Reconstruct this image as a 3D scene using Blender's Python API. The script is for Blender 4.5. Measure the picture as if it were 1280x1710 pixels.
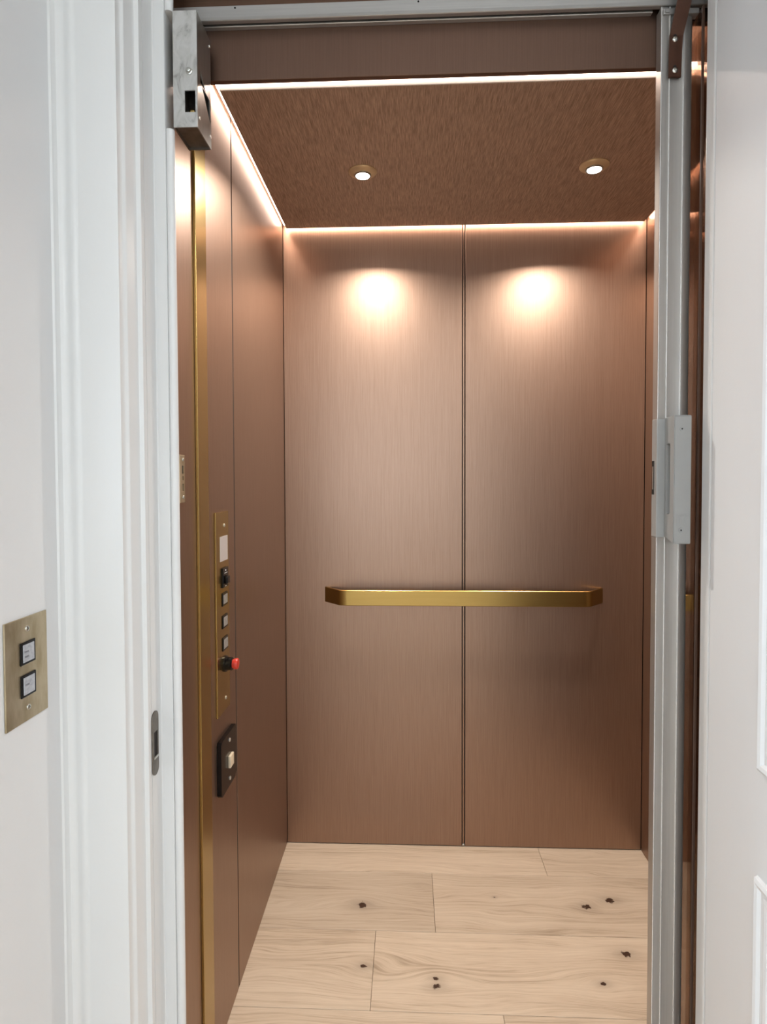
import bpy, bmesh, math, random
from mathutils import Vector, Matrix
from math import sin, cos, pi, radians

# ------------------------------------------------------------------ clear
for o in list(bpy.data.objects):
    bpy.data.objects.remove(o)
S = bpy.context.scene
COL = S.collection

# ------------------------------------------------------------------ camera
EYE = 1.28
PITCH, YAW, ROLL = 0.0286, 0.0410, -0.0030
F = Vector((-sin(YAW)*cos(PITCH), cos(YAW)*cos(PITCH), -sin(PITCH)))
R = Vector((cos(YAW), sin(YAW), 0)); U = R.cross(F)
R2 = cos(ROLL)*R + sin(ROLL)*U; U2 = -sin(ROLL)*R + cos(ROLL)*U
cam = bpy.data.cameras.new('camera'); camo = bpy.data.objects.new('camera', cam); COL.objects.link(camo)
M = Matrix((R2, U2, -F)).transposed().to_4x4(); M.translation = Vector((0, 0, EYE))
camo.matrix_world = M
cam.sensor_fit = 'VERTICAL'; cam.sensor_height = 36.0; cam.sensor_width = 27.0
cam.lens = 36.0*1000/1710
cam.shift_y = -(855-829.1)/1710          # small lens shift of an architectural shot
cam.clip_start = 0.02
S.camera = camo

# ------------------------------------------------------------------ colour management
S.view_settings.view_transform = 'Standard'; S.view_settings.look = 'None'
S.view_settings.gamma = 1.0; S.view_settings.use_curve_mapping = False
S.view_settings.exposure = 0.0

# ------------------------------------------------------------------ world: overcast daylight outside the hall window
W = bpy.data.worlds.new('daylight'); S.world = W; W.use_nodes = True
W.node_tree.nodes['Background'].inputs[0].default_value = (0.80, 0.88, 1.0, 1)
W.node_tree.nodes['Background'].inputs[1].default_value = 3.0

def area(name, loc, rot, sx, sy, power, color):
    l = bpy.data.lights.new(name, 'AREA'); l.shape = 'RECTANGLE'; l.size = sx; l.size_y = sy
    l.energy = power; l.color = color
    o = bpy.data.objects.new(name, l); COL.objects.link(o); o.location = loc; o.rotation_euler = rot
    return o
# daylight entering at the hall window, just outside its glass
area('window_daylight', (-0.70, -4.42, 1.45), (radians(-90), 0, pi), 1.7, 1.5, 38, (0.76, 0.89, 1.0))
area('side_window_daylight', (-2.67, -1.55, 1.45), (0, radians(-90), 0), 1.5, 2.0, 265, (0.78, 0.90, 1.0))  # fill light; the unseen side window is invented to brighten the open door
# invented lamps that fill the unseen hall with light (their bodies are built below)
FILL_LAMPS = ((-1.5, -1.6), (1.3, -1.6), (-1.5, -3.3), (1.3, -3.3))
for _x, _y in FILL_LAMPS:
    area('hall_lamp_light', (_x, _y, 2.655), (0, 0, 0), 0.5, 0.5, 31, (0.88, 0.95, 1.0))

# ------------------------------------------------------------------ node helpers
class NT:
    def __init__(s, name):
        s.m = bpy.data.materials.new(name); s.m.use_nodes = True
        s.t = s.m.node_tree; s.t.nodes.clear()
        s.out = s.n('ShaderNodeOutputMaterial')
    def n(s, typ, **kw):
        x = s.t.nodes.new(typ)
        for k, v in kw.items(): setattr(x, k, v)
        return x
    def lk(s, a, b): s.t.links.new(a, b)
    def put(s, sock, v):
        if isinstance(v, bpy.types.NodeSocket): s.lk(v, sock)
        else: sock.default_value = v
    def math(s, op, a, b=0.0, c=None, clamp=False):
        x = s.n('ShaderNodeMath', operation=op, use_clamp=clamp)
        s.put(x.inputs[0], a); s.put(x.inputs[1], b)
        if c is not None: s.put(x.inputs[2], c)
        return x.outputs[0]
    def pos(s):
        g = s.n('ShaderNodeNewGeometry'); sp = s.n('ShaderNodeSeparateXYZ'); s.lk(g.outputs['Position'], sp.inputs[0])
        return sp.outputs[0], sp.outputs[1], sp.outputs[2]
    def comb(s, x, y, z):
        c = s.n('ShaderNodeCombineXYZ')
        for i, v in enumerate((x, y, z)): s.put(c.inputs[i], v)
        return c.outputs[0]
    def noise(s, vec, scale=1.0, detail=2.0, rough=0.5, dist=0.0):
        x = s.n('ShaderNodeTexNoise'); s.lk(vec, x.inputs['Vector'])
        x.inputs['Scale'].default_value = scale; x.inputs['Detail'].default_value = detail
        x.inputs['Roughness'].default_value = rough; x.inputs['Distortion'].default_value = dist
        return x.outputs['Fac']
    def ramp(s, fac, stops):
        x = s.n('ShaderNodeValToRGB'); s.lk(fac, x.inputs[0]); e = x.color_ramp.elements
        while len(e) < len(stops): e.new(0.5)
        for i, (p, c) in enumerate(stops): e[i].position = p; e[i].color = (*c, 1)
        return x.outputs[0]
    def mixc(s, fac, a, b):
        x = s.n('ShaderNodeMix', data_type='RGBA'); s.put(x.inputs[0], fac)
        s.put(x.inputs[6], a); s.put(x.inputs[7], b); return x.outputs[2]
    def bump(s, h, strength, dist):
        b = s.n('ShaderNodeBump'); b.inputs['Strength'].default_value = strength
        b.inputs['Distance'].default_value = dist; s.lk(h, b.inputs['Height']); return b.outputs[0]
    def pbsdf(s, **kw):
        p = s.n('ShaderNodeBsdfPrincipled')
        for k, v in kw.items(): s.put(p.inputs[k.replace('_', ' ')], v)
        s.lk(p.outputs[0], s.out.inputs[0]); return p

def c4(c): return (*c, 1)

def white_paint(name, col=(0.80, 0.785, 0.765), rough=0.42):
    t = NT(name); x, y, z = t.pos()
    n1 = t.noise(t.comb(x, y, z), 3.0, 3)
    colr = t.ramp(n1, [(0.3, tuple(k*0.985 for k in col)), (0.7, col)])
    n2 = t.noise(t.comb(x, y, z), 160.0, 2)
    t.pbsdf(Base_Color=colr, Roughness=rough, Normal=t.bump(n2, 0.06, 0.002))
    return t.m

def brushed(name, c_lo, c_hi, grain='z', metallic=0.9, rough=0.36, sc=(420, 9), contrast=(0.25, 0.75), bump=0.10, aniso=0.0, patch=0.04):
    t = NT(name); x, y, z = t.pos(); a, b = sc
    def st(v, ax): return t.math('MULTIPLY', v, b if ax == grain else a)
    vec = t.comb(st(x, 'x'), st(y, 'y'), st(z, 'z'))
    n1 = t.noise(vec, 1.0, 3, 0.6)
    a, b = sc[0]*0.45, sc[1]*0.4
    vec2 = t.comb(st(x, 'x'), st(y, 'y'), st(z, 'z'))
    n2 = t.noise(vec2, 1.0, 2)
    mixn = t.math('ADD', t.math('MULTIPLY', n1, 0.65), t.math('MULTIPLY', n2, 0.35))
    col = t.ramp(mixn, [(contrast[0], c_lo), (contrast[1], c_hi)])
    rg = t.math('ADD', t.math('MULTIPLY', t.math('SUBTRACT', n2, 0.5), patch*2), rough)
    kw = dict(Base_Color=col, Metallic=metallic, Roughness=rg, Normal=t.bump(n1, bump, 0.0006))
    if aniso:
        tg = t.n('ShaderNodeTangent', direction_type='RADIAL', axis='Z')
        kw.update(Anisotropic=aniso, Tangent=tg.outputs[0])
    t.pbsdf(**kw)
    return t.m

def plain(name, col, rough=0.4, metallic=0.0, nscale=60.0, var=0.06, bump=0.03, **kw):
    t = NT(name); x, y, z = t.pos()
    n = t.noise(t.comb(x, y, z), nscale, 3)
    colr = t.ramp(n, [(0.3, tuple(max(0, k*(1-var)) for k in col)), (0.7, tuple(min(1, k*(1+var)) for k in col))])
    t.pbsdf(Base_Color=colr, Roughness=rough, Metallic=metallic, Normal=t.bump(n, bump, 0.001), **kw)
    return t.m

def emit(name, col, strength):
    t = NT(name); e = t.n('ShaderNodeEmission'); e.inputs[0].default_value = c4(col); e.inputs[1].default_value = strength
    t.lk(e.outputs[0], t.out.inputs[0]); return t.m

def thin_glass(name, tint, refl=1.0, rough=0.02):
    t = NT(name)
    tr = t.n('ShaderNodeBsdfTransparent'); tr.inputs[0].default_value = c4(tint)
    gl = t.n('ShaderNodeBsdfGlossy'); gl.inputs['Roughness'].default_value = rough
    fr = t.n('ShaderNodeFresnel'); fr.inputs[0].default_value = 1.5
    mx = t.n('ShaderNodeMixShader'); t.lk(t.math('MULTIPLY', fr.outputs[0], refl), mx.inputs[0])
    t.lk(tr.outputs[0], mx.inputs[1]); t.lk(gl.outputs[0], mx.inputs[2]); t.lk(mx.outputs[0], t.out.inputs[0])
    return t.m

KNOTS = [  # x, y, radius of the dark heart, radius of the swirl
    (-0.139, 1.7625, 0.0125, 0.075), (0.608, 1.808, 0.011, 0.06), (0.530, 1.780, 0.010, 0.06),
    (0.584, 1.602, 0.0105, 0.035), (0.0697, 1.503, 0.006, 0.05), (0.0702, 1.479, 0.008, 0.05),
    (0.492, 1.503, 0.006, 0.06), (-0.118, 1.535, 0.007, 0.11), (0.262, 1.81, 0.003, 0.05)]

def oak(name, knots=True):
    t = NT(name); x, y, z = t.pos()
    at = t.n('ShaderNodeAttribute', attribute_name='board'); br = at.outputs['Fac']
    gy = y; dark = None
    if knots:
        for kx, ky, kr, ks in KNOTS:
            kr *= 1.3
            dx = t.math('SUBTRACT', x, kx); dy = t.math('SUBTRACT', y, ky)
            dxs = t.math('MULTIPLY', dx, 0.55)
            d2 = t.math('ADD', t.math('MULTIPLY', dxs, dxs), t.math('MULTIPLY', dy, dy))
            g = t.math('EXPONENT', t.math('MULTIPLY', d2, -1.0/(ks*ks*0.35)))
            gy = t.math('ADD', gy, t.math('MULTIPLY', t.math('MULTIPLY', dy, g), -0.86))
            dn = t.noise(t.comb(x, y, z), 90.0, 2)
            d2b = t.math('ADD', t.math('MULTIPLY', dx, t.math('MULTIPLY', dx, 0.75)), t.math('MULTIPLY', dy, dy))
            rr = t.math('ADD', t.math('SQRT', d2b), t.math('MULTIPLY', t.math('SUBTRACT', dn, 0.5), kr*1.6))
            core = t.math('SUBTRACT', 1.0, t.math('DIVIDE', t.math('SUBTRACT', rr, kr*0.55), kr*0.35), clamp=True)
            core = t.math('MAXIMUM', core, 0.0, clamp=True)
            halo = t.math('MULTIPLY', t.math('EXPONENT', t.math('MULTIPLY', d2, -1.0/(kr*kr*3))), 0.30)
            k = t.math('MAXIMUM', core, halo)
            dark = k if dark is None else t.math('MAXIMUM', dark, k)
    off = t.math('MULTIPLY', br, 37.0)
    warp = t.noise(t.comb(t.math('MULTIPLY', x, 2.2), t.math('MULTIPLY', gy, 9.0), off), 1.0, 2)
    gy2 = t.math('ADD', gy, t.math('MULTIPLY', warp, 0.10))
    rings = t.noise(t.comb(t.math('MULTIPLY', x, 0.9), t.math('MULTIPLY', gy2, 105.0), off), 1.0, 4, 0.62)
    fine = t.noise(t.comb(t.math('MULTIPLY', x, 14.0), t.math('MULTIPLY', gy2, 420.0), off), 1.0, 3, 0.6)
    cloud = t.noise(t.comb(t.math('MULTIPLY', x, 3.0), t.math('MULTIPLY', y, 10.0), off), 1.0, 2)
    v = t.math('ADD', t.math('ADD', t.math('MULTIPLY', rings, 0.42), t.math('MULTIPLY', fine, 0.32)), t.math('MULTIPLY', cloud, 0.26))
    col = t.ramp(v, [(0.34, (0.34, 0.255, 0.175)), (0.47, (0.53, 0.42, 0.31)), (0.60, (0.61, 0.50, 0.38))])
    tone = t.math('ADD', 0.90, t.math('MULTIPLY', br, 0.16))
    hs = t.n('ShaderNodeHueSaturation'); t.lk(col, hs.inputs['Color']); t.lk(tone, hs.inputs['Value']); hs.inputs['Saturation'].default_value = 1.0
    col = hs.outputs[0]
    if dark is not None: col = t.mixc(dark, col, (0.045, 0.018, 0.008, 1))
    t.pbsdf(Base_Color=col, Roughness=0.46, Normal=t.bump(v, 0.10, 0.002))
    return t.m

MAT = {}
MAT['wall'] = white_paint('wall_paint', (0.71, 0.713, 0.716), 0.6)
MAT['trim'] = white_paint('satin_white_paint', (0.71, 0.71, 0.705), 0.34)
MAT['door'] = white_paint('door_white_paint', (0.77, 0.785, 0.80), 0.45)
MAT['copper'] = brushed('brushed_copper_laminate', (0.305, 0.198, 0.143), (0.370, 0.248, 0.184), 'z', 0.92, 0.40, (900, 14), (0.34, 0.66), 0.06, 0, 0.02)
MAT['copper_c'] = brushed('brushed_copper_ceiling', (0.29, 0.20, 0.145), (0.60, 0.44, 0.34), 'y', 0.45, 0.45, (700, 28), (0.38, 0.62), 0.22)
MAT['bronze'] = brushed('dark_bronze', (0.10, 0.055, 0.035), (0.16, 0.09, 0.06), 'x', 0.8, 0.38, (300, 9))
MAT['copper_h'] = brushed('header_laminate', (0.135, 0.078, 0.056), (0.155, 0.092, 0.066), 'z', 0.9, 0.45, (900, 14), (0.34, 0.66), 0.03, 0, 0.01)  # wall copper darkened in colour to stand for the header's dimmer light
MAT['brass'] = brushed('brushed_brass', (0.44, 0.31, 0.11), (0.46, 0.325, 0.12), 'z', 1.0, 0.27, (1100, 10), (0.3, 0.7), 0.01, 0, 0.005)
MAT['brass_h'] = brushed('brushed_brass_rail', (0.40, 0.265, 0.085), (0.44, 0.295, 0.10), 'x', 1.0, 0.30, (1100, 10), (0.3, 0.7), 0.01, 0, 0.01)
MAT['brass_old'] = brushed('aged_brass', (0.36, 0.28, 0.16), (0.60, 0.51, 0.36), 'z', 0.8, 0.36, (45, 18), (0.32, 0.68), 0.03)
MAT['alu'] = brushed('anodised_aluminium', (0.42, 0.40, 0.375), (0.49, 0.47, 0.445), 'z', 0.75, 0.40, (500, 5), (0.3, 0.7), 0.04)
MAT['ring'] = plain('downlight_ring', (0.74, 0.58, 0.36), 0.3, 0.55, 60, 0.05)
MAT['bead'] = plain('polished_bead', (0.85, 0.84, 0.82), 0.25, 0.5, 200, 0.03)
MAT['edge'] = plain('pale_edge_profile', (0.80, 0.76, 0.73), 0.4, 0.1, 200, 0.03)  # pale tone that puts LED light into the panel edge's colour
MAT['alu_x'] = brushed('track_aluminium', (0.38, 0.365, 0.35), (0.46, 0.445, 0.43), 'x', 0.75, 0.38, (500, 6), (0.3, 0.7), 0.04)
MAT['galv'] = brushed('galvanised_steel', (0.28, 0.27, 0.25), (0.42, 0.41, 0.39), 'z', 0.9, 0.30, (90, 12), (0.3, 0.7), 0.05)
MAT['steel'] = plain('bright_steel', (0.55, 0.54, 0.50), 0.3, 1.0, 200, 0.1)
MAT['steel_dk'] = plain('dull_steel', (0.20, 0.175, 0.15), 0.38, 0.9, 80, 0.15)
MAT['black'] = plain('black_plastic', (0.006, 0.005, 0.005), 0.2, Specular_IOR_Level=0.25)
MAT['void'] = plain('dark_cavity', (0.01, 0.008, 0.007), 0.8)
MAT['grey_pl'] = plain('grey_cast_plastic', (0.34, 0.34, 0.33), 0.36, 0.1, 30, 0.03)
MAT['red'] = plain('red_plastic', (0.55, 0.035, 0.02), 0.3, 0.0, 60, 0.06)
MAT['ivory'] = plain('ivory_plastic', (0.70, 0.58, 0.42), 0.35)
MAT['button'] = plain('button_lens', (0.40, 0.41, 0.44), 0.2, 0.0, 180, 0.16)
MAT['display'] = plain('display_lens', (0.46, 0.42, 0.40), 0.18, 0.0, 10, 0.02)
MAT['button_dim'] = plain('smoked_button_lens', (0.27, 0.26, 0.24), 0.2, 0.0, 160, 0.2)
MAT['ink'] = plain('grey_ink', (0.20, 0.20, 0.22), 0.5)
MAT['white_ink'] = plain('white_ink', (0.7, 0.7, 0.7), 0.5)
MAT['bracket'] = plain('bronze_bracket', (0.085, 0.035, 0.02), 0.32, 0.55, 40, 0.1)
MAT['acrylic'] = thin_glass('bronze_acrylic', (0.80, 0.70, 0.63), 0.6, 0.04)
MAT['rubber'] = plain('bronze_hinge_strip', (0.16, 0.10, 0.075), 0.3, 0.6)
MAT['glass'] = thin_glass('window_glass', (0.96, 0.97, 0.97))
MAT['oak'] = oak('oak_boards'); MAT['oak2'] = oak('hall_oak_boards', False)
MAT['led'] = emit('led_strip_light', (1.0, 0.80, 0.68), 32.0)
MAT['lens'] = emit('downlight_lens', (1.0, 0.97, 0.92), 25.0)
MAT['lamp'] = emit('hall_lamp_glass', (1.0, 0.95, 0.88), 3.0)

def overspray(name):      # steel housing with smears of white wall paint
    t = NT(name); x, y, z = t.pos()
    n = t.noise(t.comb(t.math('MULTIPLY', x, 45), y, t.math('MULTIPLY', z, 22)), 1.0, 4, 0.6, 0.8)
    col = t.ramp(n, [(0.34, (0.26, 0.25, 0.235)), (0.46, (0.43, 0.42, 0.40)), (0.60, (0.50, 0.49, 0.475))])
    t.pbsdf(Base_Color=col, Roughness=0.42, Metallic=0.15, Normal=t.bump(n, 0.25, 0.002)); return t.m
MAT['smear'] = overspray('paint_smeared_steel')

# ------------------------------------------------------------------ mesh helpers
WL = {}
def wloc(o): return WL.get(o.name, Vector((0, 0, 0)))
def tag(o, label=None, cat=None, group=None, kind=None):
    if label: o['label'] = label
    if cat: o['category'] = cat
    if group: o['group'] = group
    if kind: o['kind'] = kind
    return o
def thing(name, loc, label, cat, group=None, kind=None):
    o = bpy.data.objects.new(name, None); COL.objects.link(o); o.location = loc; WL[o.name] = Vector(loc)
    o.empty_display_size = 0.05
    return tag(o, label, cat, group, kind)
def obj(name, bm, mat, parent=None, smooth=False, label=None):
    bmesh.ops.recalc_face_normals(bm, faces=bm.faces[:])
    me = bpy.data.meshes.new(name)
    if parent is not None: base = wloc(parent)
    else:
        xs = [v.co for v in bm.verts]
        base = Vector((sum(c.x for c in xs)/len(xs), sum(c.y for c in xs)/len(xs), min(c.z for c in xs)))
    for v in bm.verts: v.co -= base
    bm.to_mesh(me); bm.free(); me.materials.append(mat)
    if smooth:
        for p in me.polygons: p.use_smooth = True
        me.set_sharp_from_angle(angle=radians(38))
    o = bpy.data.objects.new(name, me); COL.objects.link(o)
    if parent is not None: o.parent = parent
    else: o.location = base
    WL[o.name] = base
    if label: o['label'] = label
    return o
def BM(): return bmesh.new()
def box(bm, x0, x1, y0, y1, z0, z1, bev=0.0, seg=2):
    r = bmesh.ops.create_cube(bm, size=1.0); vs = r['verts']
    for v in vs:
        v.co = Vector((x0 if v.co.x < 0 else x1, y0 if v.co.y < 0 else y1, z0 if v.co.z < 0 else z1))
    if bev > 0:
        es = list({e for v in vs for e in v.link_edges})
        bmesh.ops.bevel(bm, geom=es, offset=bev, segments=seg, affect='EDGES', profile=0.5)
    return bm
def B(*a, **k): return box(BM(), *a, **k)
def prism(bm, pts, z0, z1):      # plan polygon extruded upwards
    lo = [bm.verts.new((p[0], p[1], z0)) for p in pts]; hi = [bm.verts.new((p[0], p[1], z1)) for p in pts]
    n = len(pts)
    for i in range(n): bm.faces.new((lo[i], lo[(i+1) % n], hi[(i+1) % n], hi[i]))
    bm.faces.new(lo[::-1]); bm.faces.new(hi); return bm
def prism_x(bm, pts, x0, x1):    # (y,z) polygon extruded along x
    a = [bm.verts.new((x0, p[0], p[1])) for p in pts]; b = [bm.verts.new((x1, p[0], p[1])) for p in pts]
    n = len(pts)
    for i in range(n): bm.faces.new((a[i], a[(i+1) % n], b[(i+1) % n], b[i]))
    bm.faces.new(a[::-1]); bm.faces.new(b); return bm
def lathe(bm, prof, origin, axis, n=40, cap=True):   # prof: (radius, along axis)
    A = Vector(axis).normalized(); X = A.orthogonal().normalized(); Y = A.cross(X); O = Vector(origin)
    rings = []
    for r, h in prof:
        rings.append([bm.verts.new(O + A*h + X*(r*cos(2*pi*i/n)) + Y*(r*sin(2*pi*i/n))) for i in range(n)])
    for a, b in zip(rings, rings[1:]):
        for i in range(n): bm.faces.new((a[i], a[(i+1) % n], b[(i+1) % n], b[i]))
    if cap:
        bm.faces.new(rings[0][::-1]); bm.faces.new(rings[-1])
    return bm
def screw(origin, axis, r=0.004, slot=True):
    bm = BM(); lathe(bm, [(r, 0), (r, r*0.25), (r*0.8, r*0.5), (r*0.35, r*0.6), (r*0.3, r*0.3), (r*0.1, r*0.3)], origin, axis, 20)
    return bm
def cut(o, cutter_bm):           # real recess or hole
    me = bpy.data.meshes.new('cutter'); bmesh.ops.recalc_face_normals(cutter_bm, faces=cutter_bm.faces[:])
    base = WL[o.name]
    for v in cutter_bm.verts: v.co -= base
    cutter_bm.to_mesh(me); cutter_bm.free()
    c = bpy.data.objects.new('cutter', me); COL.objects.link(c)
    par = o.parent; loc = o.location.copy(); o.parent = None; o.location = (0, 0, 0)
    md = o.modifiers.new('cut', 'BOOLEAN'); md.object = c; md.operation = 'DIFFERENCE'; md.solver = 'EXACT'
    bpy.context.view_layer.update()
    ev = o.evaluated_get(bpy.context.evaluated_depsgraph_get())
    new = bpy.data.meshes.new_from_object(ev)
    o.modifiers.clear(); o.data = new
    bpy.data.objects.remove(c); o.parent = par; o.location = loc
    return o
def strip_ring(bm, path, thick, z0, z1, e=0.0015):   # flat bar swept along a plan path
    n = len(path); P = [Vector((p[0], p[1], 0)) for p in path]
    rows = []
    for i in range(n):
        d = (P[min(i+1, n-1)] - P[max(i-1, 0)]).normalized(); nr = Vector((d.y, -d.x, 0))
        a = P[i] + nr*thick/2; b = P[i] - nr*thick/2
        q = []
        for pt, s in ((a, 1), (b, -1)):
            inn = pt - nr*e*s
            if s == 1: q += [(inn.x, inn.y, z0), (pt.x, pt.y, z0+e), (pt.x, pt.y, z1-e), (inn.x, inn.y, z1)]
            else: q += [(inn.x, inn.y, z1), (pt.x, pt.y, z1-e), (pt.x, pt.y, z0+e), (inn.x, inn.y, z0)]
        rows.append([bm.verts.new(v) for v in q])
    for a, b in zip(rows, rows[1:]):
        for i in range(8): bm.faces.new((a[i], a[(i+1) % 8], b[(i+1) % 8], b[i]))
    bm.faces.new(rows[0][::-1]); bm.faces.new(rows[-1]); return bm

# ------------------------------------------------------------------ dimensions read off the picture
XL, XR, YB, ZC = -0.4272, 0.7985, 2.0605, 2.13     # car inside
ZT = 2.27                                           # true car ceiling above the floating panel
JZ = 2.26

# ================================================================== THE HALL (setting)
def boards(name, rows, mat, x0, x1, zt, th, seed, lab):
    bm = BM(); lay = bm.loops.layers.float_color.new('board'); rnd = random.Random(seed)
    for ya, yb, cuts in rows:
        xs = [x0] + cuts + [x1]
        for a, b in zip(xs, xs[1:]):
            nf = len(bm.faces); box(bm, a+0.0004, b-0.0004, ya+0.0005, yb-0.0005, zt-th, zt, 0.0008, 1)
            bm.faces.ensure_lookup_table(); rv = rnd.random()
            for f in bm.faces[nf:]:
                for l in f.loops: l[lay] = (rv, rv, rv, 1)
    o = obj(name, bm, mat); tag(o, lab, 'floor', kind='structure'); return o
pw = 0.2565
rows = [(1.062, 1.1485, [0.0]), (1.1485, 1.405, [0.2248]), (1.405, 1.6615, [-0.0936]), (1.6615, 1.915, [0.075]), (1.915, 2.075, [0.447])]
boards('floor', rows, MAT['oak'], XL-0.01, XR+0.01, 0.0, 0.02, 5, 'pale knotty oak board floor inside the elevator car')
rnd = random.Random(2); hr = []
y = 1.03
while y > -4.3:
    hr.append((max(y-pw, -4.35), y, [rnd.uniform(-2.2, -0.8), rnd.uniform(-0.3, 1.4)])); y -= pw
boards('floor_hall', hr, MAT['oak2'], -2.6, 2.4, 0.0, 0.02, 9, 'oak board floor of the hall outside the elevator')
def struct(name, bm, mat, label=None, parent=None, cat=None, smooth=False):
    o = obj(name, bm, mat, parent, smooth)
    if parent is None: tag(o, label, cat, kind='structure')
    return o
struct('subfloor', B(-2.65, 2.5, -4.5, 2.2, -0.08, -0.021), MAT['void'], 'dark slab beneath the floor boards', cat='floor')
struct('wall_hall_side', B(-0.64, -0.54, 0.10, 0.93, 0, 2.7, 0.002), MAT['wall'], 'short off-white side wall that carries the brass call station', cat='wall')
struct('wall_hall_right', B(2.4, 2.46, -4.35, 1.2, 0, 2.7), MAT['wall'], 'off-white hall wall opposite the side window', cat='wall')
fw = BM(); box(fw, -2.6, -0.50, 0.956, 1.06, 0, 2.7); box(fw, 0.56, 2.4, 0.955, 1.06, 0, 2.7); box(fw, -0.50, 0.56, 0.955, 1.03, 2.37, 2.7)
struct('wall_hall_front', fw, MAT['wall'], 'off-white hall wall around the elevator doorway', cat='wall')
struct('ceiling_hall', B(-2.66, 2.46, -4.4, 1.2, 2.7, 2.75), MAT['wall'], 'white ceiling of the hall', cat='ceiling')
wx0, wx1, wz0, wz1 = -1.50, 0.10, 0.72, 2.18
bw = BM(); box(bw, -2.66, wx0, -4.4, -4.3, 0, 2.7); box(bw, wx1, 2.46, -4.4, -4.3, 0, 2.7); box(bw, wx0, wx1, -4.4, -4.3, 0, wz0); box(bw, wx0, wx1, -4.4, -4.3, wz1, 2.7)
struct('wall_hall_back', bw, MAT['wall'], 'off-white hall end wall with the window', cat='wall')
wy0, wy1 = -2.50, -0.60
bw = BM(); box(bw, -2.66, -2.6, -4.3, wy0, 0, 2.7); box(bw, -2.66, -2.6, wy1, 1.06, 0, 2.7); box(bw, -2.66, -2.6, wy0, wy1, 0, wz0); box(bw, -2.66, -2.6, wy0, wy1, wz1, 2.7)
struct('wall_hall_left', bw, MAT['wall'], 'off-white hall wall with the side window', cat='wall')
wf = BM()
for a in ((wx0, wx0+.045, wz0, wz1), (wx1-.045, wx1, wz0, wz1), (wx0, wx1, wz0, wz0+.045), (wx0, wx1, wz1-.045, wz1), ((wx0+wx1)/2-.02, (wx0+wx1)/2+.02, wz0, wz1)):
    box(wf, a[0], a[1], -4.38, -4.33, a[2], a[3], 0.004)
win = obj('window_1', wf, MAT['trim']); tag(win, 'white framed hall window at the end of the hall', 'window', kind='structure')
obj('pane', B(wx0+.04, wx1-.04, -4.357, -4.353, wz0+.04, wz1-.04), MAT['glass'], win)
obj('window_sill', B(wx0-.03, wx1+.03, -4.32, -4.22, wz0-.03, wz0, 0.005), MAT['trim'], win)
wf = BM()
for a in ((wy0, wy0+.045, wz0, wz1), (wy1-.045, wy1, wz0, wz1), (wy0, wy1, wz0, wz0+.045), (wy0, wy1, wz1-.045, wz1), ((wy0+wy1)/2-.02, (wy0+wy1)/2+.02, wz0, wz1)):
    box(wf, -2.65, -2.61, a[0], a[1], a[2], a[3], 0.004)
win = obj('window_2', wf, MAT['trim']); tag(win, 'white framed hall window in the side wall', 'window', kind='structure')
obj('pane', B(-2.632, -2.628, wy0+.04, wy1-.04, wz0+.04, wz1-.04), MAT['glass'], win)
LL = ('square flush hall ceiling lamp nearest both the doorway and the side window', 'square flush hall ceiling lamp above the open white door',
      'square flush hall ceiling lamp in the corner between the two windows', 'square flush hall ceiling lamp farthest from the side window')
for (_x, _y), lab in zip(FILL_LAMPS, LL):
    lm = thing('ceiling_lamp', (_x, _y, 2.66), lab, 'lamp', 'flush lamps on the hall ceiling')
    obj('lamp_frame', B(_x-.28, _x+.28, _y-.28, _y+.28, 2.672, 2.70, 0.004), MAT['trim'], lm)
    obj('diffuser', B(_x-.25, _x+.25, _y-.25, _y+.25, 2.662, 2.673, 0.002), MAT['lamp'], lm)

# casing and jamb of the doorway, profile in plan, run to full height
def mold(name, pts, z0, z1, label):
    o = obj(name, prism(BM(), pts, z0, z1), MAT['trim'], smooth=True); return tag(o, label, 'trim', kind='structure')
casing = [(-0.541, 0.955), (-0.541, 0.897), (-0.5372, 0.900), (-0.5365, 0.9045), (-0.5345, 0.9085), (-0.5300, 0.9100), (-0.5262, 0.9125), (-0.5245, 0.9165), (-0.5238, 0.9215), (-0.5222, 0.9260), (-0.519, 0.9290),
          (-0.514, 0.9300), (-0.455, 0.9300), (-0.4525, 0.9315), (-0.4520, 0.9400), (-0.4500, 0.9440), (-0.4475, 0.9455), (-0.4462, 0.9480), (-0.4462, 0.974), (-0.4440, 0.9775), (-0.4400, 0.9785), (-0.4372, 0.9795), (-0.4366, 0.982), (-0.4366, 0.99), (-0.50, 0.99), (-0.50, 0.955)]
mold('trim_1', casing, 0, 2.29, 'white moulded casing around the elevator doorway beside the call station wall')
jamb = [(-0.50, 0.991), (-0.4364, 0.991), (-0.4363, 1.028), (-0.4345, 1.030), (-0.4160, 1.030), (-0.4152, 1.0315), (-0.4150, 1.034), (-0.4150, 1.07), (-0.50, 1.07)]
jmb = mold('trim_2', jamb, 0, 2.29, 'white door jamb with the strike plate let into it')
bead_pts = [(-0.4149, 1.066), (-0.4149, 1.034), (-0.4142, 1.0315), (-0.4115, 1.0302), (-0.4070, 1.0306), (-0.4035, 1.0328), (-0.4018, 1.0365), (-0.4025, 1.0405), (-0.4055, 1.0470), (-0.4100, 1.0575), (-0.4138, 1.066)]
bd = BM(); prism(bd, bead_pts, 0, 1.884); prism(bd, bead_pts, 2.083, 2.29)
be = obj('trim_3', bd, MAT['trim'], smooth=True); tag(be, 'white rounded door stop bead, notched for the interlock box', 'trim', kind='structure')
# jamb on the hinge side
struct('trim_4', B(0.5065, 0.565, 1.028, 1.058, 0, 2.29, 0.003), MAT['trim'], 'narrow white hinge jamb between the open door and the gate', cat='trim')
struct('trim_5', B(-0.50, 0.565, 0.955, 1.03, 2.29, 2.36, 0.004), MAT['trim'], 'white head casing above the elevator doorway', cat='trim')

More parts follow.
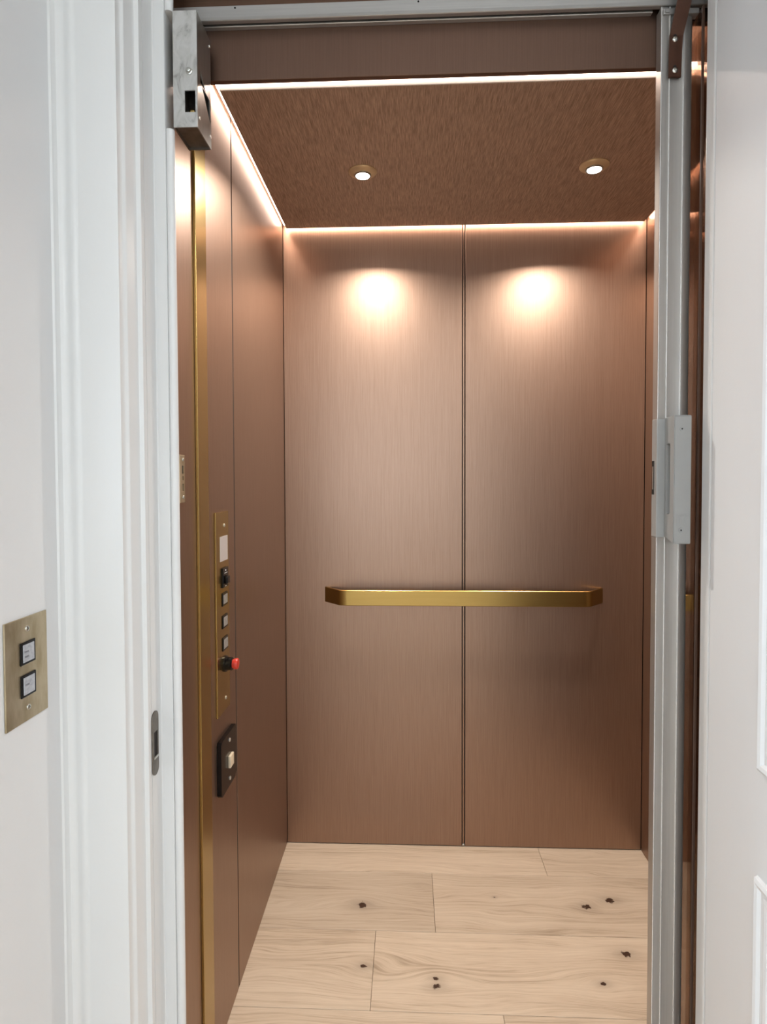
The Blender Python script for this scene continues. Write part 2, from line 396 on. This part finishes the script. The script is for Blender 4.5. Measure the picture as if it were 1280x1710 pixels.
# hoistway around the car
hw = BM(); box(hw, -0.60, -0.50, 1.07, 2.3, -0.08, 2.7); box(hw, 0.90, 1.0, 1.06, 2.3, -0.08, 2.7); box(hw, -0.6, 1.0, 2.2, 2.3, -0.08, 2.7); box(hw, -0.6, 1.0, 1.03, 2.3, 2.5, 2.7)
struct('wall_hoistway', hw, MAT['void'], 'dark hoistway walls around the elevator car', cat='wall')

# ================================================================== THE CAR (setting)
# left car wall: two laminate panels with a dark reveal between them
wl = struct('wall_left', B(XL-0.03, XL-0.010, 1.06, YB+0.03, 0, ZT), MAT['void'], 'brushed copper side wall of the car carrying the controls', cat='wall')
obj('front_panel', B(XL-0.0095, XL, 1.062, 1.4545, 0.001, ZT, 0.0008, 1), MAT['copper'], wl)
obj('rear_panel', B(XL-0.0095, XL, 1.4625, YB-0.0012, 0.001, ZT, 0.0008, 1), MAT['copper'], wl)
obj('joint_gasket', B(XL-0.0094, XL-0.0006, 1.4549, 1.4608, 0.001, ZT), MAT['void'], wl)  # black strip set into the open joint to paint in its shade
wb = struct('wall_back', B(XL-0.03, XR+0.03, YB+0.0105, YB+0.03, 0, ZT), MAT['void'], 'brushed copper back wall of the car behind the handrail', cat='wall')
obj('back_panel', B(XL+0.001, 0.1845, YB, YB+0.010, 0.003, ZT, 0.0008, 1), MAT['copper'], wb)
obj('back_panel', B(0.1957, XR-0.001, YB, YB+0.010, 0.003, ZT, 0.0008, 1), MAT['copper'], wb)
obj('reveal_strip', B(0.1877, 0.1925, YB+0.003, YB+0.0104, 0.003, ZT), MAT['copper'], wb)
obj('joint_pin', B(0.186, 0.194, YB-0.002, YB+0.006, 0.004, 0.010, 0.001), MAT['steel'], wb)
wr = struct('wall_right', B(XR+0.0095, XR+0.03, 1.2, YB+0.03, 0, ZT), MAT['void'], 'brushed copper side wall of the car behind the folded gate', cat='wall')
obj('side_panel', B(XR, XR+0.009, 1.2, YB-0.0012, 0.001, ZT, 0.0008, 1), MAT['copper'], wr)
struct('wall_front', B(0.575, XR+0.03, 1.195, 1.22, 0, ZT, 0.001, 1), MAT['copper'], 'copper return panel beside the car entrance', cat='wall')
struct('ceiling', B(XL-0.03, XR+0.03, 1.14, YB+0.03, ZT, ZT+0.02), MAT['copper_c'], 'true car ceiling above the floating panel', cat='ceiling')
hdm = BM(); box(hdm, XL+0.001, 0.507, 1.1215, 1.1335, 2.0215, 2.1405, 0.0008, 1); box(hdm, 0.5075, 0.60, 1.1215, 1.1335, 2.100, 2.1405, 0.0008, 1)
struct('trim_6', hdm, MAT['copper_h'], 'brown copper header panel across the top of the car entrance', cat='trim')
struct('trim_7', B(-0.60, 0.90, 1.107, 1.149, 2.1410, 2.50, 0.001, 1), MAT['bronze'], 'dark bronze beam above the gate track', cat='trim')
struct('trim_8', B(-0.60, 0.90, 1.03, 1.061, -0.02, 0.002, 0.002), MAT['alu_x'], 'aluminium sill between hall floor and car floor', cat='trim')
# brass strip on the left wall
struct('trim_9', B(XL+0.0003, XL+0.0058, 1.1905, 1.2526, 0.003, 2.036, 0.0008, 2), MAT['brass'], 'tall brass strip on the copper wall beside the control panel', cat='trim')

# floating ceiling panel
fp = thing('ceiling_panel', (0.186, 1.68, ZC), 'floating brushed copper ceiling panel with light glowing around its edge', 'ceiling panel')
PX0, PX1, PY0, PY1 = XL+0.017, XR-0.017, 1.320, YB-0.022
obj('panel_board', B(PX0, PX1, PY0, PY1, ZC, ZC+0.014, 0.0006, 1), MAT['copper_c'], fp)
obj('front_edge_profile', B(PX0, PX1, PY0-0.0025, PY0-0.0002, ZC+0.0002, ZC+0.014, 0.0004, 1), MAT['edge'], fp)  # added facing, its pale colour stands in for the LED glow here
hb = BM()
for hx in (-0.2, 0.57):
    for hy in (1.45, 1.93): lathe(hb, [(0.006, 0), (0.006, ZT-ZC-0.014)], (hx, hy, ZC+0.014), (0, 0, 1), 12)
obj('hanger', hb, MAT['steel'], fp)

# LED strips on the panel's upper edge
G = 'LED strips around the ceiling panel'
w, h0, h1 = 0.012, ZC+0.0145, ZC+0.0190; k = 0.0095
for (a, lab) in (((PX0-k, PX1+k, PY0-0.0075, PY0-0.0075+w), 'glowing LED strip along the front edge of the ceiling panel, nearest the doorway'),
                 ((PX0-k, PX1+k, PY1+k-w, PY1+k), 'glowing LED strip between the ceiling panel and the copper back wall'),
                 ((PX0-k, PX0-k+w, PY0+0.0050, PY1+k-w-.0005), 'glowing LED strip between the ceiling panel and the wall with the control panel'),
                 ((PX1+k-w, PX1+k, PY0+0.0050, PY1+k-w-.0005), 'glowing LED strip between the ceiling panel and the wall behind the gate')):
    tag(obj('led_strip', B(*a, h0, h1), MAT['led']), lab, 'light strip', G)

# recessed downlights
def make_downlight(loc):
    d = thing('downlight', loc, None, 'downlight', 'recessed downlights in the ceiling panel'); O = loc
    obj('trim_ring', lathe(BM(), [(0.0395, 0.0), (0.0395, -0.002), (0.037, -0.0042), (0.030, -0.0062), (0.0235, -0.0092), (0.0215, -0.0095), (0.0215, -0.004), (0.0215, 0)], O, (0, 0, 1), 48, False), MAT['ring'], d, True)
    obj('bezel', lathe(BM(), [(0.0235, -0.0085), (0.0232, -0.0120), (0.0215, -0.0135), (0.0190, -0.0125), (0.0190, -0.006)], O, (0, 0, 1), 48, False), MAT['steel'], d, True)
    obj('lens', lathe(BM(), [(0.0190, -0.0095), (0.0185, -0.0118), (0.012, -0.0128), (0.004, -0.0130)], O, (0, 0, 1), 40), MAT['lens'], d, True)
    return d
dl = make_downlight((-0.1235, 1.677, ZC))
dl['label'] = 'round brass recessed downlight over the back wall panel nearest the controls'
d2 = dl.copy(); COL.objects.link(d2); d2.location = (0.5065, 1.673, ZC); d2['label'] = 'round brass recessed downlight with the bright star glare, nearer the gate post'
for ch in list(dl.children):
    c = ch.copy(); COL.objects.link(c); c.parent = d2
for x_, y_ in ((-0.1235, 1.677), (0.5065, 1.673)):
    l = bpy.data.lights.new('downlight_beam', 'AREA'); l.shape = 'DISK'; l.size = 0.036; l.energy = 9.5; l.spread = radians(147); l.color = (1.0, 0.94, 0.86)
    o = bpy.data.objects.new('downlight_beam', l); COL.objects.link(o); o.location = (x_, y_, ZC-0.0142)

# ================================================================== HANDRAIL
hrl = thing('handrail', (0.19, 2.02, 0.856), 'flat brushed brass handrail with bent ends across the copper back wall', 'handrail')
def arc_path():
    p = []
    xl, xr, yf, yw = -0.285, 0.658, 1.9945, YB-0.0005
    def bez(p0, p1, p2, n=10): return [((1-t)**2*p0[0]+2*t*(1-t)*p1[0]+t*t*p2[0], (1-t)**2*p0[1]+2*t*(1-t)*p1[1]+t*t*p2[1]) for t in [i/n for i in range(n+1)]]
    p += [(xl, yw), (xl+0.018, yw-0.0195), (xl+0.036, yw-0.0395), (xl+0.050, yw-0.0550)]
    p += bez((xl+0.0525, yw-0.0575), (xl+0.0620, yf), (xl+0.082, yf), 12)
    p += [(xl+0.2+i*0.1, yf) for i in range(7)]
    p += bez((xr-0.082, yf), (xr-0.0620, yf), (xr-0.0525, yw-0.0575), 12)
    p += [(xr-0.050, yw-0.0550), (xr-0.036, yw-0.0395), (xr-0.018, yw-0.0195), (xr, yw)]
    return p
obj('rail_bar', strip_ring(BM(), arc_path(), 0.0085, 0.8565, 0.9085), MAT['brass_h'], hrl, True)
for mx in (0.0, 0.38): obj('wall_mount', B(mx-0.012, mx+0.012, 1.999, YB-0.0003, 0.872, 0.889, 0.002), MAT['brass_h'], hrl)

# ================================================================== CAR CONTROL PANEL (left wall)
def tri(name, y0, y1, z0, z1, t0, t1, mat, parent, bev=0.001, seg=2):   # a block on the left wall, from t0 to t1 off its face
    return obj(name, B(XL+t0, XL+t1, y0, y1, z0, z1, bev, seg), mat, parent)
cp = thing('control_panel', (XL+0.0003, 1.3455, 0.746), 'tall brass elevator control plate with a red stop button on the copper wall', 'control panel')
tri('faceplate', 1.3000, 1.3925, 0.748, 1.207, 0.0003, 0.0045, MAT['brass'], cp, 0.0007)
tri('display_window', 1.3255, 1.3825, 1.0945, 1.1515, 0.0044, 0.0052, MAT['display'], cp, 0.0003, 1)
ks = tri('key_switch', 1.3365, 1.3745, 1.034, 1.079, 0.0044, 0.0085, MAT['black'], cp, 0.001)
tri('rocker', 1.345, 1.366, 1.042, 1.060, 0.0084, 0.0155, MAT['black'], ks, 0.0025)
tri('marking', 1.3520, 1.3565, 1.0715, 1.0745, 0.0084, 0.0088, MAT['white_ink'], ks, 0)
tri('marking', 1.3450, 1.3660, 1.0665, 1.0674, 0.0084, 0.0088, MAT['white_ink'], ks, 0)
tri('marking', 1.3500, 1.3585, 1.0360, 1.0375, 0.0084, 0.0088, MAT['white_ink'], ks, 0)
for k, (za, zb) in enumerate(((0.9915, 1.0215), (0.9400, 0.9700), (0.8885, 0.9190))):
    b = obj('call_button', B(XL+0.0044, XL+0.0066, 1.3375, 1.3745, za, zb, 0.0008), MAT['black'], cp)
    tri('button_lens', 1.3420, 1.3700, za+0.0045, zb-0.0045, 0.0060, 0.0076, MAT['button_dim'], b, 0.0008)
hs = obj('stop_button', lathe(BM(), [(0.0185, 0.0), (0.0185, 0.004), (0.0150, 0.0045), (0.0150, 0.0165), (0.0125, 0.0185), (0.004, 0.0185)], (XL+0.0044, 1.3560, 0.8555), (1, 0, 0), 32), MAT['black'], cp, True)
obj('red_cap', lathe(BM(), [(0.0105, 0.018), (0.0105, 0.0215), (0.0122, 0.0220), (0.0125, 0.0285), (0.0112, 0.0305), (0.004, 0.0312)], (XL+0.0044, 1.3560, 0.8555), (1, 0, 0), 32), MAT['red'], hs, True, 'red push cap')
for z_ in (1.1755, 0.7760): obj('screw', screw((XL+0.0044, 1.3580, z_), (1, 0, 0), 0.0042), MAT['steel'], cp, True)

# black light switch box below it
sw = thing('light_switch', (XL+0.0003, 1.36, 0.565), 'thick black switch plate with an ivory rocker below the brass control plate', 'switch')
bmp = BM(); yy0, yy1, zz0, zz1, ch = 1.3020, 1.4170, 0.567, 0.6915, 0.010
prism_x(bmp, [(yy0+ch*.6, zz0), (yy1-ch, zz0), (yy1, zz0+ch), (yy1, zz1-ch*.3), (yy1-ch*.3, zz1), (yy0+ch*.5, zz1), (yy0, zz1-ch*.5), (yy0, zz0+ch*.6)], XL+0.0003, XL+0.0105)
obj('cover_plate', bmp, MAT['black'], sw)
tri('rocker', 1.3520, 1.3790, 0.612, 0.640, 0.0104, 0.0165, MAT['ivory'], sw, 0.0015)
for z_ in (0.674, 0.584): obj('screw', screw((XL+0.0104, 1.3640, z_), (1, 0, 0), 0.0045), MAT['steel'], sw, True)

# gate catch plate near the entrance
kp = thing('gate_catch_plate', (XL+0.0003, 1.113, 1.236), 'worn steel catch plate with slots on the copper wall, half hidden by the jamb', 'catch plate')
pl = tri('plate', 1.098, 1.1235, 1.237, 1.327, 0.0003, 0.0035, MAT['brass_old'], kp, 0.0008)
ct = BM(); box(ct, XL-0.0012, XL+0.01, 1.109, 1.1175, 1.292, 1.307); box(ct, XL-0.0012, XL+0.01, 1.111, 1.116, 1.280, 1.287); box(ct, XL-0.0012, XL+0.01, 1.1105, 1.1165, 1.259, 1.273)
cut(pl, ct)
tri('slot_liner', 1.1085, 1.118, 1.258, 1.308, 0.0002, 0.0011, MAT['void'], kp, 0)  # black sheet behind the slots, painting the dark of open holes
for z_ in (1.318, 1.247): obj('screw', screw((XL+0.0034, 1.1135, z_), (1, 0, 0), 0.0035), MAT['steel'], kp, True)

# ================================================================== HALL CALL STATION
XW = -0.54
cs = thing('call_station', (XW, 0.8165, 0.940), 'aged brass call plate with two square buttons on the off-white hall wall', 'call station')
obj('faceplate', B(XW+0.0003, XW+0.0030, 0.7705, 0.8635, 0.9410, 1.0880, 0.0006), MAT['brass_old'], cs)
for za, zb in ((1.0221, 1.0540), (0.9764, 1.0080)):
    f_ = obj('call_button', B(XW+0.0029, XW+0.0050, 0.8005, 0.8335, za, zb, 0.0010), MAT['black'], cs)
    obj('button_lens', B(XW+0.0046, XW+0.0062, 0.8045, 0.8290, za+0.0035, zb-0.0035, 0.0008), MAT['button'], f_)
    for q in ((0.017, 0.010) if za > 1 else (0.016,)):
        obj('engraving', B(XW+0.0061, XW+0.0064, 0.8070, 0.8160, za+q, za+q+0.0025), MAT['ink'], f_)  # grey bars drawn in for illegible marks and faint reflections on the lens
for z_ in (1.0715, 0.9600): obj('screw', screw((XW+0.0029, 0.8170, z_), (1, 0, 0), 0.0042), MAT['steel'], cs, True)

# strike plate in the jamb
XJ = -0.4363
st = thing('strike_plate', (XJ, 1.0, 0.772), 'long dull steel strike plate with rounded ends in the white jamb', 'strike plate')
def stadium_x(x0, x1, y0, y1, z0, z1, n=10):
    r = (y1-y0)/2; cy = (y0+y1)/2; pts = []
    for i in range(n+1): a = pi*i/n; pts.append((cy+r*cos(a), z1-r+r*sin(a)))
    for i in range(n+1): a = pi+pi*i/n; pts.append((cy+r*cos(a), z0+r+r*sin(a)))
    return prism_x(BM(), pts, x0, x1)
spl = obj('plate', stadium_x(XJ+0.0002, XJ+0.0022, 0.9885, 1.0130, 0.7725, 0.8835), MAT['steel_dk'], st)
cut(spl, B(XJ-0.0010, XJ+0.02, 0.9945, 1.0085, 0.806, 0.848))
obj('slot_liner', B(XJ+0.00035, XJ+0.0009, 0.9940, 1.0090, 0.8055, 0.8485), MAT['void'], st)  # black sheet that stands in for shade inside the strike's hole
obj('lip', B(XJ+0.0020, XJ+0.0034, 0.9930, 1.0100, 0.8015, 0.8055, 0.0006), MAT['steel'], st)

# ================================================================== INTERLOCK BOX
X0, X1, Y0, Y1, Z0, Z1 = -0.4008, -0.3590, 1.0300, 1.1030, 1.8850, 2.0810
ib = thing('interlock_box', (-0.38, 1.066, Z0), 'paint-smeared steel door interlock box at the top of the white jamb', 'lock box')
t_ = 0.0022
fr_ = obj('front_cover', B(X0, X1, Y0, Y0+t_, Z0, Z1, 0.0008), MAT['smear'], ib)
cut(fr_, B(-0.3808, -0.3622, Y0-0.01, Y0+0.01, 1.9100, 1.9467))
sd = obj('side_cover', B(X1-t_, X1, Y0+t_, Y1, Z0, Z1, 0.0006), MAT['galv'], ib)
cc = BM(); prism_x(cc, [(1.0470, 1.9915), (1.0752, 1.9705), (1.0470, 1.9705)], X1-0.01, X1+0.01); cut(sd, cc)
cc = BM(); prism_x(cc, [(1.0530, 1.9690), (1.0940, 1.9690), (1.0975, 1.9300)], X1-0.01, X1+0.01); cut(sd, cc)
bk = BM(); box(bk, X0, X0+t_, Y0+t_, Y1, Z0, Z1); box(bk, X0+t_, X1-t_, Y1-t_, Y1, Z0, Z1); box(bk, X0+t_, X1-t_, Y0+t_, Y1-t_, Z1-t_, Z1)
box(bk, X0+t_, X1-t_, Y0+t_, Y1-t_, Z0+0.004, Z0+0.006)
obj('housing', bk, MAT['steel_dk'], ib)
obj('plunger', lathe(BM(), [(0.0060, 0), (0.0058, 0.0012), (0.0040, 0.0020), (0.0036, 0.0055), (0.0020, 0.0062)], (-0.3725, Y0, 1.9785), (0, -1, 0), 24), MAT['steel'], ib, True)
obj('latch_tongue', B(-0.3800, -0.3690, 1.045, 1.085, 1.9110, 1.9250, 0.003), MAT['brass'], ib, False, 'small brass tongue inside the square hole')
for y_, z_ in ((1.0985, 2.068), (1.0975, 1.906), (1.0400, 1.905)):
    obj('rivet', lathe(BM(), [(0.0032, 0), (0.0028, 0.0010), (0.0012, 0.0018)], (X1, y_, z_), (1, 0, 0), 16), MAT['steel'], ib, True)

# ================================================================== GATE TRACK
tk = thing('gate_track', (0.0, 1.12, 2.098), 'aluminium sliding gate track across the top of the doorway', 'track')
tb = BM()
prof = [(1.1065, 2.1400), (1.1000, 2.1400), (1.1000, 2.1200), (1.0975, 2.1185), (1.0970, 2.1130), (1.0985, 2.1122), (1.1060, 2.1122), (1.1065, 2.1165)]
prism_x(tb, prof, -0.50, 0.56)
obj('upper_rail', tb, MAT['alu_x'], tk)
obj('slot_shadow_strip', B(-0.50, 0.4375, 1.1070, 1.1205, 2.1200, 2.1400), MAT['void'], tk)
prof = [(1.1210, 2.1165), (1.1130, 2.1165), (1.1120, 2.1155), (1.1120, 2.1130), (1.1130, 2.1120), (1.1210, 2.1120)]
obj('lower_rail', prism_x(BM(), prof, -0.50, 0.4375), MAT['alu_x'], tk)
for x_ in (-0.312, 0.02, 0.30): obj('rivet', lathe(BM(), [(0.0016, 0), (0.0014, 0.0008)], (x_, 1.1000, 2.1360), (0, -1, 0), 12), MAT['black'], tk)

# ================================================================== ACCORDION GATE folded at the hinge side
gt = thing('folding_gate', (0.48, 1.12, 0.004), 'folded accordion car gate with a satin aluminium lead post and grey pull', 'gate')
pts = [(0.4474, 1.1195), (0.4474, 1.1000), (0.4620, 1.1005), (0.4638, 1.1010), (0.4862, 1.1010), (0.4882, 1.1005),
       (0.4940, 1.1012), (0.5000, 1.1030), (0.5040, 1.1060), (0.5060, 1.1100), (0.5062, 1.1195)]
post = obj('lead_post', prism(BM(), pts, 0.012, 2.1110), MAT['alu'], gt, True)
for xa in (0.4474, 0.4621, 0.4865):
    obj('edge_bead', B(xa, xa+0.0013, 1.0984, 1.1012, 0.012, 2.1110, 0.0003, 1), MAT['bead'], post)
# pull handle
hb_ = BM(); prism_x(hb_, [(1.1005, 1.1760), (1.0900, 1.1745), (1.0605, 1.1655), (1.0590, 1.1670), (1.0590, 1.3885), (1.0605, 1.3900), (1.0960, 1.3885), (1.1005, 1.3870)], 0.4604, 0.4900)
bmesh.ops.recalc_face_normals(hb_, faces=hb_.faces[:])
bmesh.ops.bevel(hb_, geom=[e for e in hb_.edges], offset=0.0012, segments=2, affect='EDGES')
hd = obj('pull_handle', hb_, MAT['grey_pl'], gt, True, 'grey moulded pull handle')
ct = BM(); box(ct, 0.4500, 0.4760, 1.0745, 1.0905, 1.2170, 1.3420, 0.004); cut(hd, ct)
for p in hd.data.polygons: p.use_smooth = True
hd.data.set_sharp_from_angle(angle=radians(30))
obj('handle_flange', B(0.4462, 0.4610, 1.0968, 1.1185, 1.1740, 1.3870, 0.0010), MAT['grey_pl'], hd)
for z_ in (1.3660, 1.1900):
    obj('screw', lathe(BM(), [(0.0048, 0), (0.0046, 0.0008), (0.0030, 0.0010), (0.0016, 0.0004), (0.0008, 0.0004)], (0.4740, 1.0590, z_), (0, -1, 0), 24), MAT['grey_pl'], hd, True)
    obj('screw_socket', lathe(BM(), [(0.0014, 0), (0.0012, 0.0012)], (0.4735, 1.0590, z_), (0, -1, 0), 12), MAT['void'], hd)
em = BM()
for a in ((0.4655, 0.4800, 1.2165, 1.2172), (0.4655, 0.4800, 1.1985, 1.1992), (0.4655, 0.4662, 1.1985, 1.2172), (0.4793, 0.4800, 1.1985, 1.2172), (0.4700, 0.4706, 1.2020, 1.2140), (0.4750, 0.4756, 1.2020, 1.2140)):
    box(em, a[0], a[1], 1.0586, 1.0592, a[2], a[3])
obj('embossed_mark', em, MAT['grey_pl'], hd)
# latch slot in the post's edge
ls = obj('latch_slot', B(0.4456, 0.4463, 1.1070, 1.1165, 1.2510, 1.3120, 0.0003, 1), MAT['void'], gt)
obj('latch_hook', B(0.4450, 0.4457, 1.1095, 1.1130, 1.2600, 1.3020, 0.0003, 1), MAT['steel'], ls)
# bronze hanger bracket
bp = BM()
zs = [(1.9860, 1.0945, 0.4592, 0.4812), (2.0300, 1.0945, 0.4596, 0.4822), (2.0580, 1.0945, 0.4606, 0.4840), (2.0900, 1.0850, 0.4645, 0.4890), (2.1200, 1.0740, 0.4685, 0.4935), (2.2000, 1.0600, 0.4740, 0.4990)]
rr = []
for z_, y_, xa, xb in zs: rr.append([bp.verts.new(v) for v in ((xa, y_, z_), (xb, y_, z_), (xb, y_+0.0035, z_), (xa, y_+0.0035, z_))])
for a, b in zip(rr, rr[1:]):
    for i in range(4): bp.faces.new((a[i], a[(i+1) % 4], b[(i+1) % 4], b[i]))
bp.faces.new(rr[0]); bp.faces.new(rr[-1][::-1])
bmesh.ops.recalc_face_normals(bp, faces=bp.faces[:]); bmesh.ops.bevel(bp, geom=bp.edges[:], offset=0.0006, segments=2, affect='EDGES')
hbk = obj('hanger_bracket', bp, MAT['bracket'], gt, False, 'dark bronze hanger bracket')
for z_ in (2.0510, 1.9975):
    obj('screw', lathe(BM(), [(0.0050, 0), (0.0050, 0.0010), (0.0040, 0.0022), (0.0022, 0.0026), (0.0018, 0.0012), (0.0006, 0.0012)], (0.4700, 1.0945, z_), (0, -1, 0), 24), MAT['steel'], hbk, True)
    obj('slot_hole', lathe(BM(), [(0.0028, 0), (0.0028, 0.0004)], (0.4697, 1.0944, z_+0.0062), (0, -1, 0), 12), MAT['void'], hbk)
gd = BM(); box(gd, 0.4500, 0.5120, 1.0960, 1.1120, 2.0965, 2.1060, 0.001); box(gd, 0.4530, 0.4600, 1.0930, 1.0960, 2.0975, 2.1030, 0.0008)
obj('top_guide', gd, MAT['alu_x'], gt)
# folded bronze acrylic leaves with their dark hinge strips, fanned like a book
n = 3
for i in range(n):
    xa = 0.5130 + i*0.021; sgn = 1 if i % 2 == 0 else -1
    ya, yb = 1.078, 1.178
    dx = 0.0045*sgn
    v = [(xa-dx, ya), (xa-dx+0.003, ya), (xa+dx+0.003, yb), (xa+dx, yb)]
    lf = obj('gate_leaf', prism(BM(), v, 0.014, 2.094), MAT['acrylic'], gt)
    ex = BM()
    prism(ex, [(xa-dx-0.0002, ya-0.002), (xa-dx+0.0032, ya-0.002), (xa-dx+0.0032, ya+0.002), (xa-dx-0.0002, ya+0.002)], 0.014, 2.094)
    prism(ex, [(xa+dx-0.0002, yb-0.002), (xa+dx+0.0032, yb-0.002), (xa+dx+0.0032, yb+0.002), (xa+dx-0.0002, yb+0.002)], 0.014, 2.094)
    obj('hinge_strip', ex, MAT['rubber'], lf)

# ================================================================== OPEN WHITE PANEL DOOR
XD = 0.5065
dr = thing('door_1', (XD, 1.02, 0.008), 'white moulded panel door standing open beside the folded gate', 'door', kind='structure')
obj('door_leaf', B(XD, XD+0.038, 0.220, 1.0245, 0.008, 2.27, 0.0025), MAT['door'], dr)
def panel_mould(y0, y1, z0, z1):
    bm = BM(); prof = [(0.0, 0.0), (0.0015, 0.0055), (0.0060, 0.0085), (0.0110, 0.0070), (0.0150, 0.0030), (0.0200, 0.0030), (0.0250, 0.0050), (0.0310, 0.0042), (0.0360, 0.0006), (0.0370, 0.0004)]
    loops = []
    for d, h in prof:
        loops.append([bm.verts.new((XD-h, a, b)) for a, b in ((y0+d, z0+d), (y1-d, z0+d), (y1-d, z1-d), (y0+d, z1-d))])
    for a, b in zip(loops, loops[1:]):
        for i in range(4): bm.faces.new((a[i], a[(i+1) % 4], b[(i+1) % 4], b[i]))
    bm.faces.new(loops[-1]); bm.faces.new(loops[0][::-1])
    return bm
obj('door_panel_mould', panel_mould(0.29, 0.8735, 0.8590, 2.10), MAT['door'], dr)
obj('door_panel_mould', panel_mould(0.29, 0.8765, 0.24, 0.7030), MAT['door'], dr)
for z_ in (0.25, 1.15, 2.02):
    obj('hinge', lathe(BM(), [(0.005, -0.045), (0.005, 0.045)], (0.5505, 1.022, z_), (0, 0, 1), 16), MAT['steel'], dr, True)
